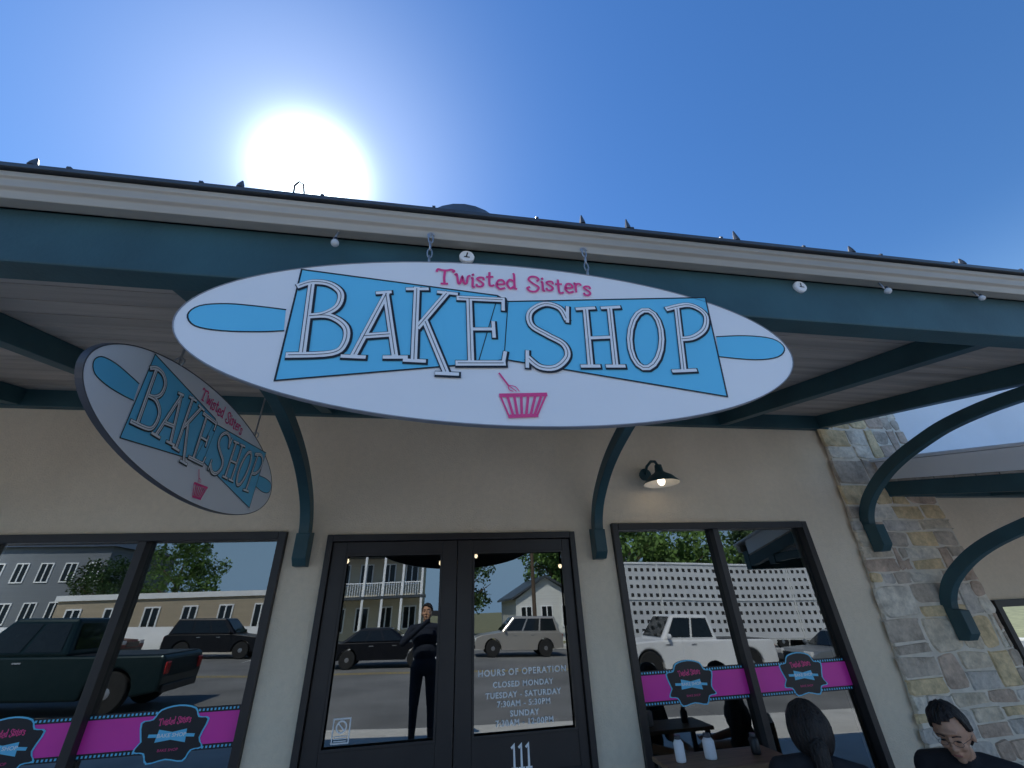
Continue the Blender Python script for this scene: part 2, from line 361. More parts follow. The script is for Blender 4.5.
def badge(win,c):
    Pf0=PW(3.524)(c.x,c.z); Pf=lambda s,t,d:Pf0(s*1.03,t*.88,d)
    def shape(k,d,m,nm):
        pts=[]
        for (x,y) in [(-.15,-.03),(-.175,-.08),(-.12,-.092),(-.09,-.145),(0,-.13),(.09,-.145),(.12,-.092),(.175,-.08),(.15,-.03),(.175,.07),(.12,.085),(.09,.135),(0,.155),(-.09,.135),(-.12,.085),(-.175,.07)]:
            pts.append((x*k,y*k))
        q=catmull(pts+[pts[0]],3)[:-1]
        m_=MB(); m_.add([Pf(x,y,d) for x,y in q],[tuple(range(len(q)))]); return m_.build(nm,m,win)
    bd=shape(1.06,.0006,'cyan','badge'); bd['label']='dark scalloped badge with cyan edge on the window film'
    shape(1.0,.0012,'ink','badge_plaque')
    script('Twisted Sisters',(-.085,.052),(.085,.064),.038,.005,Pf,.002,'pink','badge_lettering',win)
    m_=MB(); m_.add([Pf(x,y,.002) for x,y in [(-.075,.03),(0,.012),(.075,.025),(.082,-.05),(0,-.03),(-.082,-.04)]],[tuple(range(6))])
    ribbon(m_,[(-.12,-.002),(-.08,-.004)],.018,Pf,.0021); ribbon(m_,[(.08,-.01),(.12,-.014)],.018,Pf,.0021)
    m_.build('badge_rolling_pin','cyan',win)
    text('BAKE SHOP',.030,lambda s,t,d:Pf(s,t-.006,d),.003,'letter','badge_lettering',win,bold=.0005)
    text('BAKE SHOP',.021,lambda s,t,d:Pf(s,t-.085,d),.003,'pink','badge_lettering',win)
def window(q,mid,bads,zc):
    x0,x1,z0,z1=q
    win=frame(x0+.002,x1-.002,z0+.002,z1-.002,.055,3.465,3.56,[mid]).build('window','bronze',B,bevel=.004)
    for a,b in ((x0+.057,mid-.0275),(mid+.0275,x1-.057)):
        p=MB(); p.add([(a,3.53,z0+.05),(b,3.53,z0+.05),(b,3.53,z1-.05),(a,3.53,z1-.05)],[(0,1,2,3)]); p.build('pane','glass',win)
        f=MB(); f.add([(a,3.526,zc-.078),(b,3.526,zc-.078),(b,3.526,zc+.078),(a,3.526,zc+.078)],[(0,1,2,3)]); f.build('film_band','magenta',win)
        for s in (-1,1):
            f=MB(); g=MB()
            lo_,hi_=sorted((zc+s*.079,zc+s*.106))
            f.add([(a,3.526,lo_),(b,3.526,lo_),(b,3.526,hi_),(a,3.526,hi_)],[(0,1,2,3)])
            x=a+.006
            while x<b-.018:
                zc2=(lo_+hi_)/2
                g.add([(x,3.5245,zc2-.006),(x+.011,3.5245,zc2-.006),(x+.011,3.5245,zc2+.006),(x,3.5245,zc2+.006)],[(0,1,2,3)]); x+=.022
            f.build('film_border','ink',win); g.build('film_perforations','cyan',win)
    for c in bads: badge(win,c)
    return win
b0_=atY(172,734,3.524); b1_=atY(2,748,3.524)
window(wl,-2.073,[b0_,b1_],1.05)
window(wr,2.379,[atY(691,683,3.524),atY(803,674,3.524)],1.075)
for q in (wl,wr):
    mb=MB(); mb.box(q[0]-.04,q[1]+.04,3.44,3.52,q[2]-.05,q[2]-.002); mb.build('window_sill','stucco',B,bevel=.008)
# door
mb=MB(); mb.box(dr[0]+.002,dr[0]+.045,3.46,3.6,-.05,dr[3]-.002); mb.box(dr[1]-.045,dr[1]-.002,3.46,3.6,-.05,dr[3]-.002); mb.box(dr[0]+.045,dr[1]-.045,3.46,3.6,dr[3]-.05,dr[3]-.002)
mb.build('door_frame','bronze',B,bevel=.004)
mid=.138
for i,(x0,x1,g0,g1) in enumerate(((dr[0]+.048,mid-.003,-.688,.022),(mid+.003,dr[1]-.048,.258,.982))):
    m=MB(); z0,z1=.01,dr[3]-.053; gz0,gz1=.885,2.03; y0,y1=3.49,3.545
    m.box(x0,g0,y0,y1,z0,z1); m.box(g1,x1,y0,y1,z0,z1); m.box(g0,g1,y0,y1,gz1,z1); m.box(g0,g1,y0,y1,z0,gz0)
    d=m.build('door','bronze',B,bevel=.004)
    m=MB(); m.add([(g0,3.522,gz0),(g1,3.522,gz0),(g1,3.522,gz1),(g0,3.522,gz1)],[(0,1,2,3)]); m.build('pane','dglass',d)
    fr=frame(g0,g1,gz0,gz1,.014,3.482,3.4895); fr.build('glazing_bead','bronze',d)
    fr=frame(g0-.01,g1+.01,.12,.70,.02,3.480,3.4895); fr.build('kick_panel','bronze',d,bevel=.004)
    hx=mid-.055 if i==0 else mid+.055
    m=MB(); m.tube([(hx,3.49,.52),(hx,3.44,.52),(hx,3.43,.55),(hx,3.43,.70),(hx,3.44,.73),(hx,3.49,.73)],.011,8); m.build('handle','steel',d,smooth=True)
    if i==1:
        rows=[('HOURS OF OPERATION',671,.053),('CLOSED MONDAY',683,.046),('TUESDAY - SATURDAY',693.5,.046),('7:30AM - 5:30PM',702.5,.046),('SUNDAY',712.5,.046),('7:30AM - 12:00PM',721.5,.046)]
        for tx,vv,sz in rows:
            c=atY(525,vv,3.52); text(tx,sz,PW(3.515)(.62,c.z),.001,'decal','hours_lettering',d,sp=1.16,bold=.0014)
        c=atY(521,756,3.488)
        m=MB()
        for k in (-1,0,1):
            cx=c.x+k*.048; zc=c.z
            ribbon(m,[(cx-.012+.0,zc+.045),(cx+.003,zc+.058),(cx+.003,zc-.055)],.015,PW(3.488)(0,0),.001+k*.0001+.0002)
            ribbon(m,[(cx-.016,zc-.058),(cx+.022,zc-.058)],.01,PW(3.488)(0,0),.0016+k*.0001)
        m.build('house_number','decal',d)
    else:
        c=atY(341,731,3.52); m=frame(c.x-.055,c.x+.055,c.z-.066,c.z+.066,.008,3.5195,3.5198); 
        pts=[(c.x+.030*math.cos(a*R(15)),c.z+.020+.030*math.sin(a*R(15))) for a in range(24)]
        ribbon(m,pts,.009,PW(3.519)(0,0),.001,closed=True); ribbon(m,[(c.x-.02,c.z+.040),(c.x+.02,c.z-.000)],.008,PW(3.519)(0,0),.0013)
        for k in range(3): ribbon(m,[(c.x-.038,c.z-.027-k*.012),(c.x+.038,c.z-.027-k*.012)],.005,PW(3.519)(0,0),.001)
        m.build('sticker','decal',d)
# outdoor table with jars in front of the right window
t=empty('table',(1.78,3.1,P(1.78)),'narrow dark outdoor table in front of the right window','table')
m=MB(); m.box(1.38,2.16,2.94,3.26,.745,.77); m.build('tabletop','wood',t,bevel=.006)
for x in (1.42,2.12):
    for y in (2.98,3.22): m=MB(); m.box(x-.015,x+.015,y-.015,y+.015,P(x),.744); m.build('leg','plastic',t)
for i,(u,v,hh,rr_,lb) in enumerate(((679,748,.125,.030,'small pale bottle by the window, leftmost of the three'),(709,747,.12,.036,'pale jar by the window, middle of the three'),(757,755,.10,.028,'short dark jar by the window, rightmost of the three'))):
    c=atY(u,v,3.1)
    t=empty('jar',(c.x,3.1,.772),lb,'jar','jars on the outdoor table')
    m=MB(); m.lathe([(rr_*.95,0),(rr_,.01),(rr_,hh*.7),(rr_*.6,hh*.85)],(c.x,3.1,.772),seg=18); m.build('body',['pale_stucco','pale_stucco','plastic'][i],t,smooth=True)
    m=MB(); m.lathe([(rr_*.62,hh*.85),(rr_*.62,hh)],(c.x,3.1,.773),seg=18); m.build('lid','rim',t)
for i,(u,v,Y) in enumerate(((347,561,5.2),(441,563,5.4),(476,556,6.4),(560,566,6.0))):
    c=atY(u,v,Y); t=empty('pendant_lamp',(c.x,Y,2.99),['first','second','third','fourth'][i]+' small lit pendant lamp from the left behind the door glass','lamp','pendant lamps behind the door')
    m=MB(); m.tube([(c.x,Y,2.99),(c.x,Y,c.z+.06)],.004,6); m.build('cord','plastic',t)
    m=MB(); m.lathe([(.02,.07),(.03,.05),(.06,.0)],(c.x,Y,c.z+.02),seg=14); m.build('lamp_shade','plastic',t)
    m=MB(); m.ell((c.x,Y,c.z),(.024,.024,.03),10); m.build('bulb','warm2',t,smooth=True)

# ---------------------------------------------------------------- canopy
def rz(Y): return 2.445+.207*Y
def canopy(name,label,x0,x1,dz,rafters,brk,capm,roofm):
    C=empty(name,(x0,3.5,2.4+dz),label,'canopy')
    m=MB(); m.prism([(1.24,2.925),(1.34,2.925),(1.34,2.69),(1.24,2.686)],x0,x1,lambda p,x:(x,p[0],p[1]+dz)); m.build('front_beam','green',C,bevel=.006)
    m=MB(); m.prism([(1.238,2.926),(1.185,2.915),(1.178,2.945),(1.163,2.952),(1.163,2.985),(1.152,2.99),(1.152,3.012),(1.238,3.012)],x0-.02,x1+.02,lambda p,x:(x,p[0],p[1]+dz)); g=m.build('gutter','gutter',C,bevel=.003)
    m=MB(); m.prism([(1.135,3.016),(3.497,3.505),(3.497,3.525),(1.135,3.034)],x0-.04,x1+.04,lambda p,x:(x,p[0],p[1]+dz))
    x=x0+.1
    while x<x1:
        m.prism([(1.134,3.035),(3.49,3.526),(3.49,3.55),(1.134,3.043)],x-.006,x+.006,lambda p,xx:(xx,p[0],p[1]+dz)); x+=.42
    m.build('roof_sheet',roofm,C)
    for xa in (x0+.012,x1-.022):
        m=MB(); m.prism([(1.345,rz(1.345)+.157),(3.495,rz(3.495)+.157),(3.495,3.50),(1.345,3.055)],xa,xa+.01,lambda p,x:(x,p[0],p[1]+dz)); m.build('end_cap',capm,C)
    m=MB(); Y=1.36
    while Y<3.44:
        a,b=Y,Y+.142
        m.prism([(a,rz(a)+.135),(b,rz(b)+.135),(b,rz(b)+.155),(a,rz(a)+.155)],x0+.01,x1-.01,lambda p,x:(x,p[0],p[1]+dz)); Y+=.15
    m.build('soffit','soffit',C,bevel=.003)
    for x in rafters:
        m=MB(); m.prism([(1.342,rz(1.34)),(3.44,rz(3.44)),(3.44,rz(3.44)+.134),(1.342,rz(1.34)+.134)],x-.045,x+.045,lambda p,xx:(xx,p[0],p[1]+dz)); m.build('rafter','green',C,bevel=.004)
    m=MB(); m.prism([(3.442,rz(3.44)-.01),(3.498,rz(3.44)-.01),(3.498,rz(3.44)+.15),(3.442,rz(3.44)+.15)],x0,x1,lambda p,x:(x,p[0],p[1]+dz)); m.build('wall_plate','green',C,bevel=.004)
    for x in brk:
        cl=catmull([(3.43,2.14),(3.40,2.26),(3.30,2.40),(3.1,2.545),(2.89,2.645),(2.65,2.72),(2.42,2.77),(2.1,2.79),(1.75,2.775)],4)
        m=MB(); vs=[];n=len(cl)
        for i,p in enumerate(cl):
            a=cl[max(i-1,0)];b=cl[min(i+1,n-1)]; t=Vector((b[0]-a[0],b[1]-a[1])).normalized(); nn=Vector((-t.y,t.x))*.045
            for sx,sn in ((-1,-1),(1,-1),(1,1),(-1,1)): vs.append((x+sx*.036,p[0]+nn.x*sn,p[1]+nn.y*sn+dz))
        fs=[(i*4+k,i*4+(k+1)%4,(i+1)*4+(k+1)%4,(i+1)*4+k) for i in range(n-1) for k in range(4)]+[(0,3,2,1),tuple(range(4*n-4,4*n))]
        m.add(vs,fs); m.prism([(3.498,1.95),(3.42,1.95),(3.375,2.0),(3.375,2.17),(3.498,2.19)],x-.047,x+.047,lambda p,xx:(xx,p[0]-(.06 if x>3.5 else 0),p[1]+dz))
        m.prism([(1.72,2.715),(1.83,2.715),(1.83,rz(1.83)-.001),(1.72,rz(1.72)-.001)],x-.047,x+.047,lambda p,xx:(xx,p[0],p[1]+dz))
        m.build('bracket','green',C,bevel=.005)
    return C
canopy('canopy','dark green timber canopy with cream gutter over the shop front',-9,3.96,0,[-5.5,-4.4,-3.3,-2.2,-1.0,.14,1.28,2.75,3.9],[-3.3,-.99,1.28,3.91],'green','roof')
canopy('canopy','lower green timber canopy over the neighbouring shop beyond the stone pier',4.32,16,-.70,[4.37,5.6,6.9,8.2,9.5,11,12.5,14],[4.37,6.9,9.5],'pale_metal','pale_metal')
for i,(u,v,r,lb) in enumerate(((335,243,.015,'tiny socket bulb under the gutter above the left end of the oval sign'),(888,291,.015,'tiny socket bulb under the gutter right of the white disc'),(982,298,.013,'tiny socket bulb nearest the right edge of the photo under the gutter'))):
    c=atY(u,v,1.185); t=empty('string_light_bulb',(c.x,1.185,2.9),lb,'light bulb','bulbs under the gutter')
    m=MB(); m.tube([(c.x,1.20,2.922),(c.x-.008,1.19,c.z+r*1.6),(c.x,1.185,c.z+r*.8)],.004,6); m.build('hook','steel',t)
    m=MB(); m.lathe([(r*.5,0),(r*.5,r*.9)],(c.x,1.185,c.z+r*.75),seg=12); m.build('socket','plastic',t)
    m=MB(); m.ell((c.x,1.185,c.z),(r,r,r*1.05),14); m.build('globe','bulbw',t,smooth=True)
for (u,v,lb) in ((467,256,'flat white round disc on the beam above the word Twisted'),(801,286,'flat white round disc on the beam right of the oval sign')):
    c=atY(u,v,1.225); t=empty('round_plate',(c.x,1.238,c.z),lb,'disc','white discs on the beam')
    m=MB(); m.lathe([(.030,1.239),(.031,1.230),(.028,1.224)],(c.x,0,c.z),'Y',24); m.build('plate','white',t,smooth=False)
    m=MB(); ribbon(m,[(c.x+.002,c.z+.016),(c.x-.002,c.z-.004)],.005,PW(1.223)(0,0),.0005); ribbon(m,[(c.x-.010,c.z-.006),(c.x+.010,c.z-.008)],.005,PW(1.223)(0,0),.0008); m.build('mark','ink',t)
for i,(u,v) in enumerate(((34,158),(241,181),(582,215),(627,219),(735,231),(851,246),(963,260))):
    c=atY(u,v,1.14); m=MB(); m.lathe([(.014,3.045),(.012,3.06),(.003,max(c.z+.008,3.085))],(c.x,1.15,0),seg=8)
    o=m.build('roof_clip','roof'); o['label']=['small dark roof clip at the far left of the eave','small dark roof clip left of the sun glare','small dark roof clip above the right sign hook','small dark roof clip right of the sign hook','small dark roof clip above the right half of the oval sign','small dark roof clip above the right white disc','small dark roof clip at the far right of the eave'][i]; o['category']='roof clip'; o['group']='clips along the eave'
c=atY(301,186,1.14); m=MB(); m.tube([(c.x-.02,1.145,3.04),(c.x-.022,1.14,3.08),(c.x-.01,1.14,3.105),(c.x+.008,1.14,3.09),(c.x+.016,1.145,3.05)],.004,6); o=m.build('wire_loop','plastic'); o['label']='black cable loop standing on the eave beside the sun'; o['category']='cable'

# ---------------------------------------------------------------- signs
YS=1.15; SX=.206*YS; SZ=EYE+.712*YS; HA=.921*YS; HB=.285*YS
def L2(p):
    q=atY(p[0],p[1],YS); return (q.x-SX,q.z-SZ)
LET=[ (1,[(299,287),(313,283),(330,285),(341,294),(338,307),(324,315),(309,317)]),(0,[(312,285),(303,354)]),(1,[(309,317),(330,317),(346,328),(345,344),(332,354),(288,356)]),
 (0,[(387,294),(354,356)]),(0,[(386,294),(395,356)]),(0,[(363,337),(391,335)]),(0,[(342,357),(365,358)]),(0,[(384,358),(407,358)]),(0,[(377,294),(391,293)]),
 (0,[(417,289),(414,361)]),(0,[(407,290),(428,290)]),(0,[(404,361),(425,362)]),(0,[(447,294),(418,328)]),(0,[(438,293),(457,295)]),(0,[(425,322),(446,373)]),(0,[(436,374),(458,375)]),
 (0,[(469,299),(471,362)]),(0,[(458,299),(503,301)]),(0,[(503,300),(503,311)]),(0,[(471,330),(493,330)]),(0,[(493,323),(494,338)]),(0,[(457,364),(504,364)]),(0,[(503,364),(505,353)]),
 (1,[(566,320),(559,309),(544,305),(530,313),(531,326),(547,336),(563,345),(567,357),(556,368),(540,368),(528,359)]),(0,[(567,308),(567,323)]),(0,[(527,352),(527,368)]),
 (0,[(585,310),(590,366)]),(0,[(609,309),(615,366)]),(0,[(588,339),(612,338)]),(0,[(576,310),(594,309)]),(0,[(601,309),(619,308)]),(0,[(581,367),(599,367)]),(0,[(606,367),(624,367)]),
 (2,[(645+16*math.cos(a*R(20)),340+29*math.sin(a*R(20))) for a in range(18)]),
 (0,[(676,309),(683,371)]),(1,[(666,310),(688,306),(704,315),(704,329),(693,338),(680,340)]),(0,[(672,372),(695,371)])]
def make_sign(root,Pf,k,rimw,rimm,th,back=False):
    def PP(s,t,d): return Pf(s*k,t*k,d)
    n=112; E=[(HA*math.cos(2*math.pi*i/n),HB*math.sin(2*math.pi*i/n)) for i in range(n)]
    m=MB(); m.add([PP(x,y,0) for x,y in E]+[PP(x,y,-th) for x,y in E],[tuple(range(n)),tuple(range(n,2*n))[::-1]]); b=m.build('board','white',root)
    if back:
        m=MB(); m.add([PP(x,y,-th-.003) for x,y in E],[tuple(range(n))]); m.build('back_face','ink',root)
    m=MB(); ea=[(x*(1+rimw/HA),y*(1+rimw/HB)) for x,y in E]
    vs=[PP(x,y,.002) for x,y in E]+[PP(x,y,.002) for x,y in ea]+[PP(x,y,-th-.002) for x,y in ea]+[PP(x,y,-th-.002) for x,y in E]
    fs=[]
    for i in range(n):
        j=(i+1)%n
        for a in range(4):
            c=(a+1)%4; fs.append((a*n+i,a*n+j,c*n+j,c*n+i))
    m.add(vs,fs); m.build('edge_trim',rimm,root)
    pin=[(302,270),(497,296),(508,302),(705,298),(727,397),(505,360),(478,364),(275,381)]
    pl=[L2(p) for p in pin]
    m=MB(); m.add([PP(x,y,.002) for x,y in pl],[tuple(range(len(pl)))]); pb=m.build('rolling_pin','cyan',b)
    hl=catmull([(286,310),(262,307),(228,304),(200,306),(188,315),(195,326),(222,331),(260,332),(284,331)],4)
    hr=catmull([(716,337),(745,336),(772,339),(784,348),(778,357),(755,360),(719,357)],4)
    for h in (hl,hr):
        q=[L2(p) for p in h]; m=MB(); m.add([PP(x,y,.0015) for x,y in q],[tuple(range(len(q)))]); m.build('rolling_pin_handle','cyan',b)
    m=MB()
    ribbon(m,pl,.0055,PP,.003,closed=True)
    for i,h in enumerate((hl,hr)): ribbon(m,[L2(p) for p in h],.005,PP,.0018+.0001*i)
    ribbon(m,[L2((498,296)),L2((488,330)),L2((478,364))],.003,PP,.0037); ribbon(m,[L2((508,302)),L2((506,330)),L2((504,360))],.003,PP,.0038)
    m.build('outline','ink',b)
    mb_=MB(); mw_=MB(); mi=MB(); kk=0
    for typ,pts in LET:
        p=[L2(x) for x in pts]; cl=False
        if typ==1: p=catmull(p,5)
        if typ==2: cl=True
        thin=typ==0 and math.dist(pts[0],pts[1])<26
        ww=.012 if thin else .0195
        ribbon(mb_,[(x+.0028,y-.0022) for x,y in p],ww+.0105,PP,.0042+kk*.00003,closed=cl,ext=.3)
        ribbon(mw_,p,ww,PP,.0056+kk*.00003,closed=cl)
        if not thin: ribbon(mi,p,.0022,PP,.0068+kk*.00002,closed=cl,ext=-1)
        kk+=1
    mb_.build('letter_shadow','ink',b); mw_.build('lettering','letter',b); mi.build('letter_inline','ink',b)
    script('Twisted Sisters',L2((437,284)),L2((591,295)),.070,.0088,PP,.004,'pink','script_lettering',b)
    m=MB(); bw=[L2(p) for p in [(500,396),(546,395),(537,416),(509,417)]]
    ribbon(m,[bw[0],bw[1]],.013,PP,.0045); ribbon(m,[bw[0],bw[3],bw[2],bw[1]],.006,PP,.0042)
    for f in (.15,.3,.45,.6,.75,.88):
        a=(bw[0][0]+(bw[1][0]-bw[0][0])*f,bw[0][1]); c=(bw[3][0]+(bw[2][0]-bw[3][0])*f,bw[3][1]+.002); ribbon(m,[a,c],.0085,PP,.0048+f*.0002)
    ribbon(m,[bw[3],bw[2]],.012,PP,.0052)
    ribbon(m,[L2((499,374)),L2((508,386))],.006,PP,.0054)
    for s in (-3,0,3): ribbon(m,catmull([L2((508,386)),L2((512+s,389-s*.5)),L2((516+s,392))],3),.003,PP,.0056+s*.00005)
    m.build('bowl_and_whisk','pink',b)
    return b
S1=empty('hanging_sign',(SX,YS,SZ-HB),'large oval white sign with a blue rolling pin hanging flat along the canopy front','sign')
make_sign(S1,lambda s,t,d:(SX+s,YS-d,SZ+t),1.0,.003,'rim_light',.018,back=True)
for (u,v) in ((429,262),(588,275)):
    c=atY(u,v,YS+.01); m=MB(); z=2.905; zt=c.z-.01; nl=4; hh=(z-zt)/nl
    for i in range(nl):
        zc=zt+hh*(i+.5); pts=[]
        for a in range(12):
            x=.009*math.cos(a*R(30)); zz=(hh*.62)*math.sin(a*R(30))
            pts.append((c.x+(x if i%2 else x*.15),YS+.012+(x*.15 if i%2 else x),zc+zz))
        m.tube(pts,.0028,6,closed=True)
    pts=[(c.x+.012*math.cos(a*R(30)),YS+.012,z+.012*math.sin(a*R(30))) for a in range(10)]; m.tube(pts,.004,6)
    m.build('chain','steel',S1,smooth=True)
xs=-1.15; KS=.807; YC=2.185; ZC=EYE+.760
S2=empty('hanging_sign',(xs,YC,ZC-.27),'smaller oval blade sign with a dark rim hanging under the canopy beside the left window','sign')
make_sign(S2,lambda s,t,d:(xs+d,YC+s,ZC+t),KS,.006,'rim',.018)
for yy in (1.75,2.62):
    m=MB(); zt=ZC+HB*KS*math.sqrt(1-((yy-YC)/(HA*KS))**2); m.tube([(xs-.01,yy,zt),(xs-.01,yy,rz(yy)+.14)],.005,6)
    m.tube([(xs-.01+.02*math.cos(a*R(30)),yy,zt+.02+.02*math.sin(a*R(30))) for a in range(12)],.004,6,closed=True); m.build('hanger','steel',S2)

# ---------------------------------------------------------------- wall lamp
c=atY(661,480,3.26)
T=empty('wall_lamp',(c.x,3.5,c.z),'dark green barn lamp on the stucco wall above the right window','lamp')
m=MB(); m.lathe([(.055,-.03),(.05,0)],(c.x-.02,3.5,c.z+.11),'Y',16); m.build('base','green',T)
m=MB(); m.tube([(c.x-.02,3.48,c.z+.11),(c.x-.02,3.42,c.z+.17),(c.x-.015,3.34,c.z+.19),(c.x-.01,3.28,c.z+.17),(c.x,3.26,c.z+.12)],.012,8); m.build('arm','green',T,smooth=True)
m=MB(); m.lathe([(.03,.13),(.036,.075),(.05,.06),(.10,.03),(.145,-.02),(.15,-.03)],(c.x,3.26,c.z),seg=32)
m.f=[f for f in m.f if len(f)==4 or min(f)==0]
m.build('lamp_shade','green',T,smooth=True)
m=MB(); m.lathe([(.02,.055),(.046,.05),(.095,.022),(.141,-.022),(.149,-.031)],(c.x,3.26,c.z),seg=32); m.f=[f for f in m.f if len(f)==4 or min(f)==0]; m.build('shade_lining','shade_in',T,smooth=True)
m=MB(); m.ell((c.x,3.26,c.z-.01),(.032,.032,.038),14); m.build('bulb','warm',T,smooth=True)

# ---------------------------------------------------------------- stone pier
T=empty('stone_pier',(4.2,3.5,-.6),'rough limestone pier between the stucco shop front and the neighbour','wall')
m=MB(); m.hexa([(3.53,3.459,-.7),(4.875,3.459,-.7),(4.875,3.498,-.7),(3.53,3.498,-.7),(3.88,3.459,3.02),(4.875,3.459,3.02),(4.875,3.498,3.02),(3.88,3.498,3.02)]); 
m.hexa([(3.88,3.459,3.02),(4.875,3.459,3.02),(4.875,3.498,3.02),(3.88,3.498,3.02),(3.98,3.459,4.6),(4.875,3.459,4.6),(4.875,3.498,4.6),(3.98,3.498,4.6)]); m.build('mortar_bed','mortar',T,bevel=.004)
m=MB(); z=-.65
def stone(x,x1,a,b):
    g=.007; j=lambda:rnd.uniform(-.012,.012); yo=3.456-rnd.uniform(0,.010)
    cx,cz=(x+x1)/2,(a+b)/2; hw,hh=(x1-x)/2-g,(b-a)/2-g; c=min(hw,hh)*rnd.uniform(.12,.5)
    o=[(cx-hw+c,cz-hh),(cx+hw-c,cz-hh),(cx+hw,cz-hh+c),(cx+hw,cz+hh-c),(cx+hw-c,cz+hh),(cx-hw+c,cz+hh),(cx-hw,cz+hh-c),(cx-hw,cz-hh+c)]
    o=[(p+j(),q+j()) for p,q in o]; o=catmull(o+[o[0]],2)[:-1]; n=len(o)
    fr=[(cx+(p-cx)*.92,yo-.003+rnd.uniform(-.002,.002),cz+(q-cz)*.90) for p,q in o]; bb=[(p,3.466,q) for p,q in o]
    m.add(fr+bb+[(cx,yo-.007,cz)],[(i,(i+1)%n,2*n) for i in range(n)]+[(n+i,n+(i+1)%n,(i+1)%n,i) for i in range(n)])
while z<4.5:
    h=rnd.choice([.10,.14,.2,.26,.33]); xl=3.575+.094*min(z,3.2)+rnd.uniform(-.012,.012); x=xl
    while x<4.86:
        wd=rnd.uniform(.12,.42)*(1.2 if h>.18 else 1); x1=min(x+wd,4.88)
        if 4.88-x1<.1: x1=4.88+rnd.uniform(-.02,.01)
        q=rnd.random(); f=rnd.uniform(.3,.7)
        if h<.17 or q<.35: stone(x,x1,z,z+h)
        elif q<.75: stone(x,x1,z,z+h*f); stone(x,x1,z+h*f,z+h)
        else:
            xm=x+(x1-x)*f; stone(x,xm,z,z+h); stone(xm,x1,z,z+h*.5); stone(xm,x1,z+h*.5,z+h)
        x=x1
        if x>4.8: break
    z+=h
m.build('stone_facing','stone',T,smooth=False)

# ---------------------------------------------------------------- neighbour
N=empty('shop_building',(8,3.5,-.5),'neighbouring lower shop with pale upper wall beyond the stone pier','building')
wn=(4.93,6.9,-.1,1.53)
m=MB(); z1=2.45
m.box(4.9,wn[0],3.5,3.68,-1,z1); m.box(wn[0],wn[1],3.5,3.68,-1,wn[2]); m.box(wn[0],wn[1],3.5,3.68,wn[3],z1); m.box(wn[1],16,3.5,3.68,-1,z1); m.build('wall','stucco',N)
m=MB(); m.box(4.9,16,3.49,3.68,z1,4.9); m.box(4.9,16,3.7,10,4.8,5.0); m.box(4.905,16,9.8,10,-1,4.79); m.build('upper_wall','pale_stucco',N)
win=frame(wn[0]+.002,wn[1]-.002,wn[2]+.002,wn[3]-.002,.055,3.465,3.56,[5.9]).build('window','bronze',N)
m=MB(); m.add([(wn[0],3.53,wn[2]),(wn[1],3.53,wn[2]),(wn[1],3.53,wn[3]),(wn[0],3.53,wn[3])],[(0,1,2,3)]); m.build('pane','glass',win)
m=MB(); m.box(4.92,16,3.72,3.75,-1,2.5); m.build('interior_wall','dark_in',N)

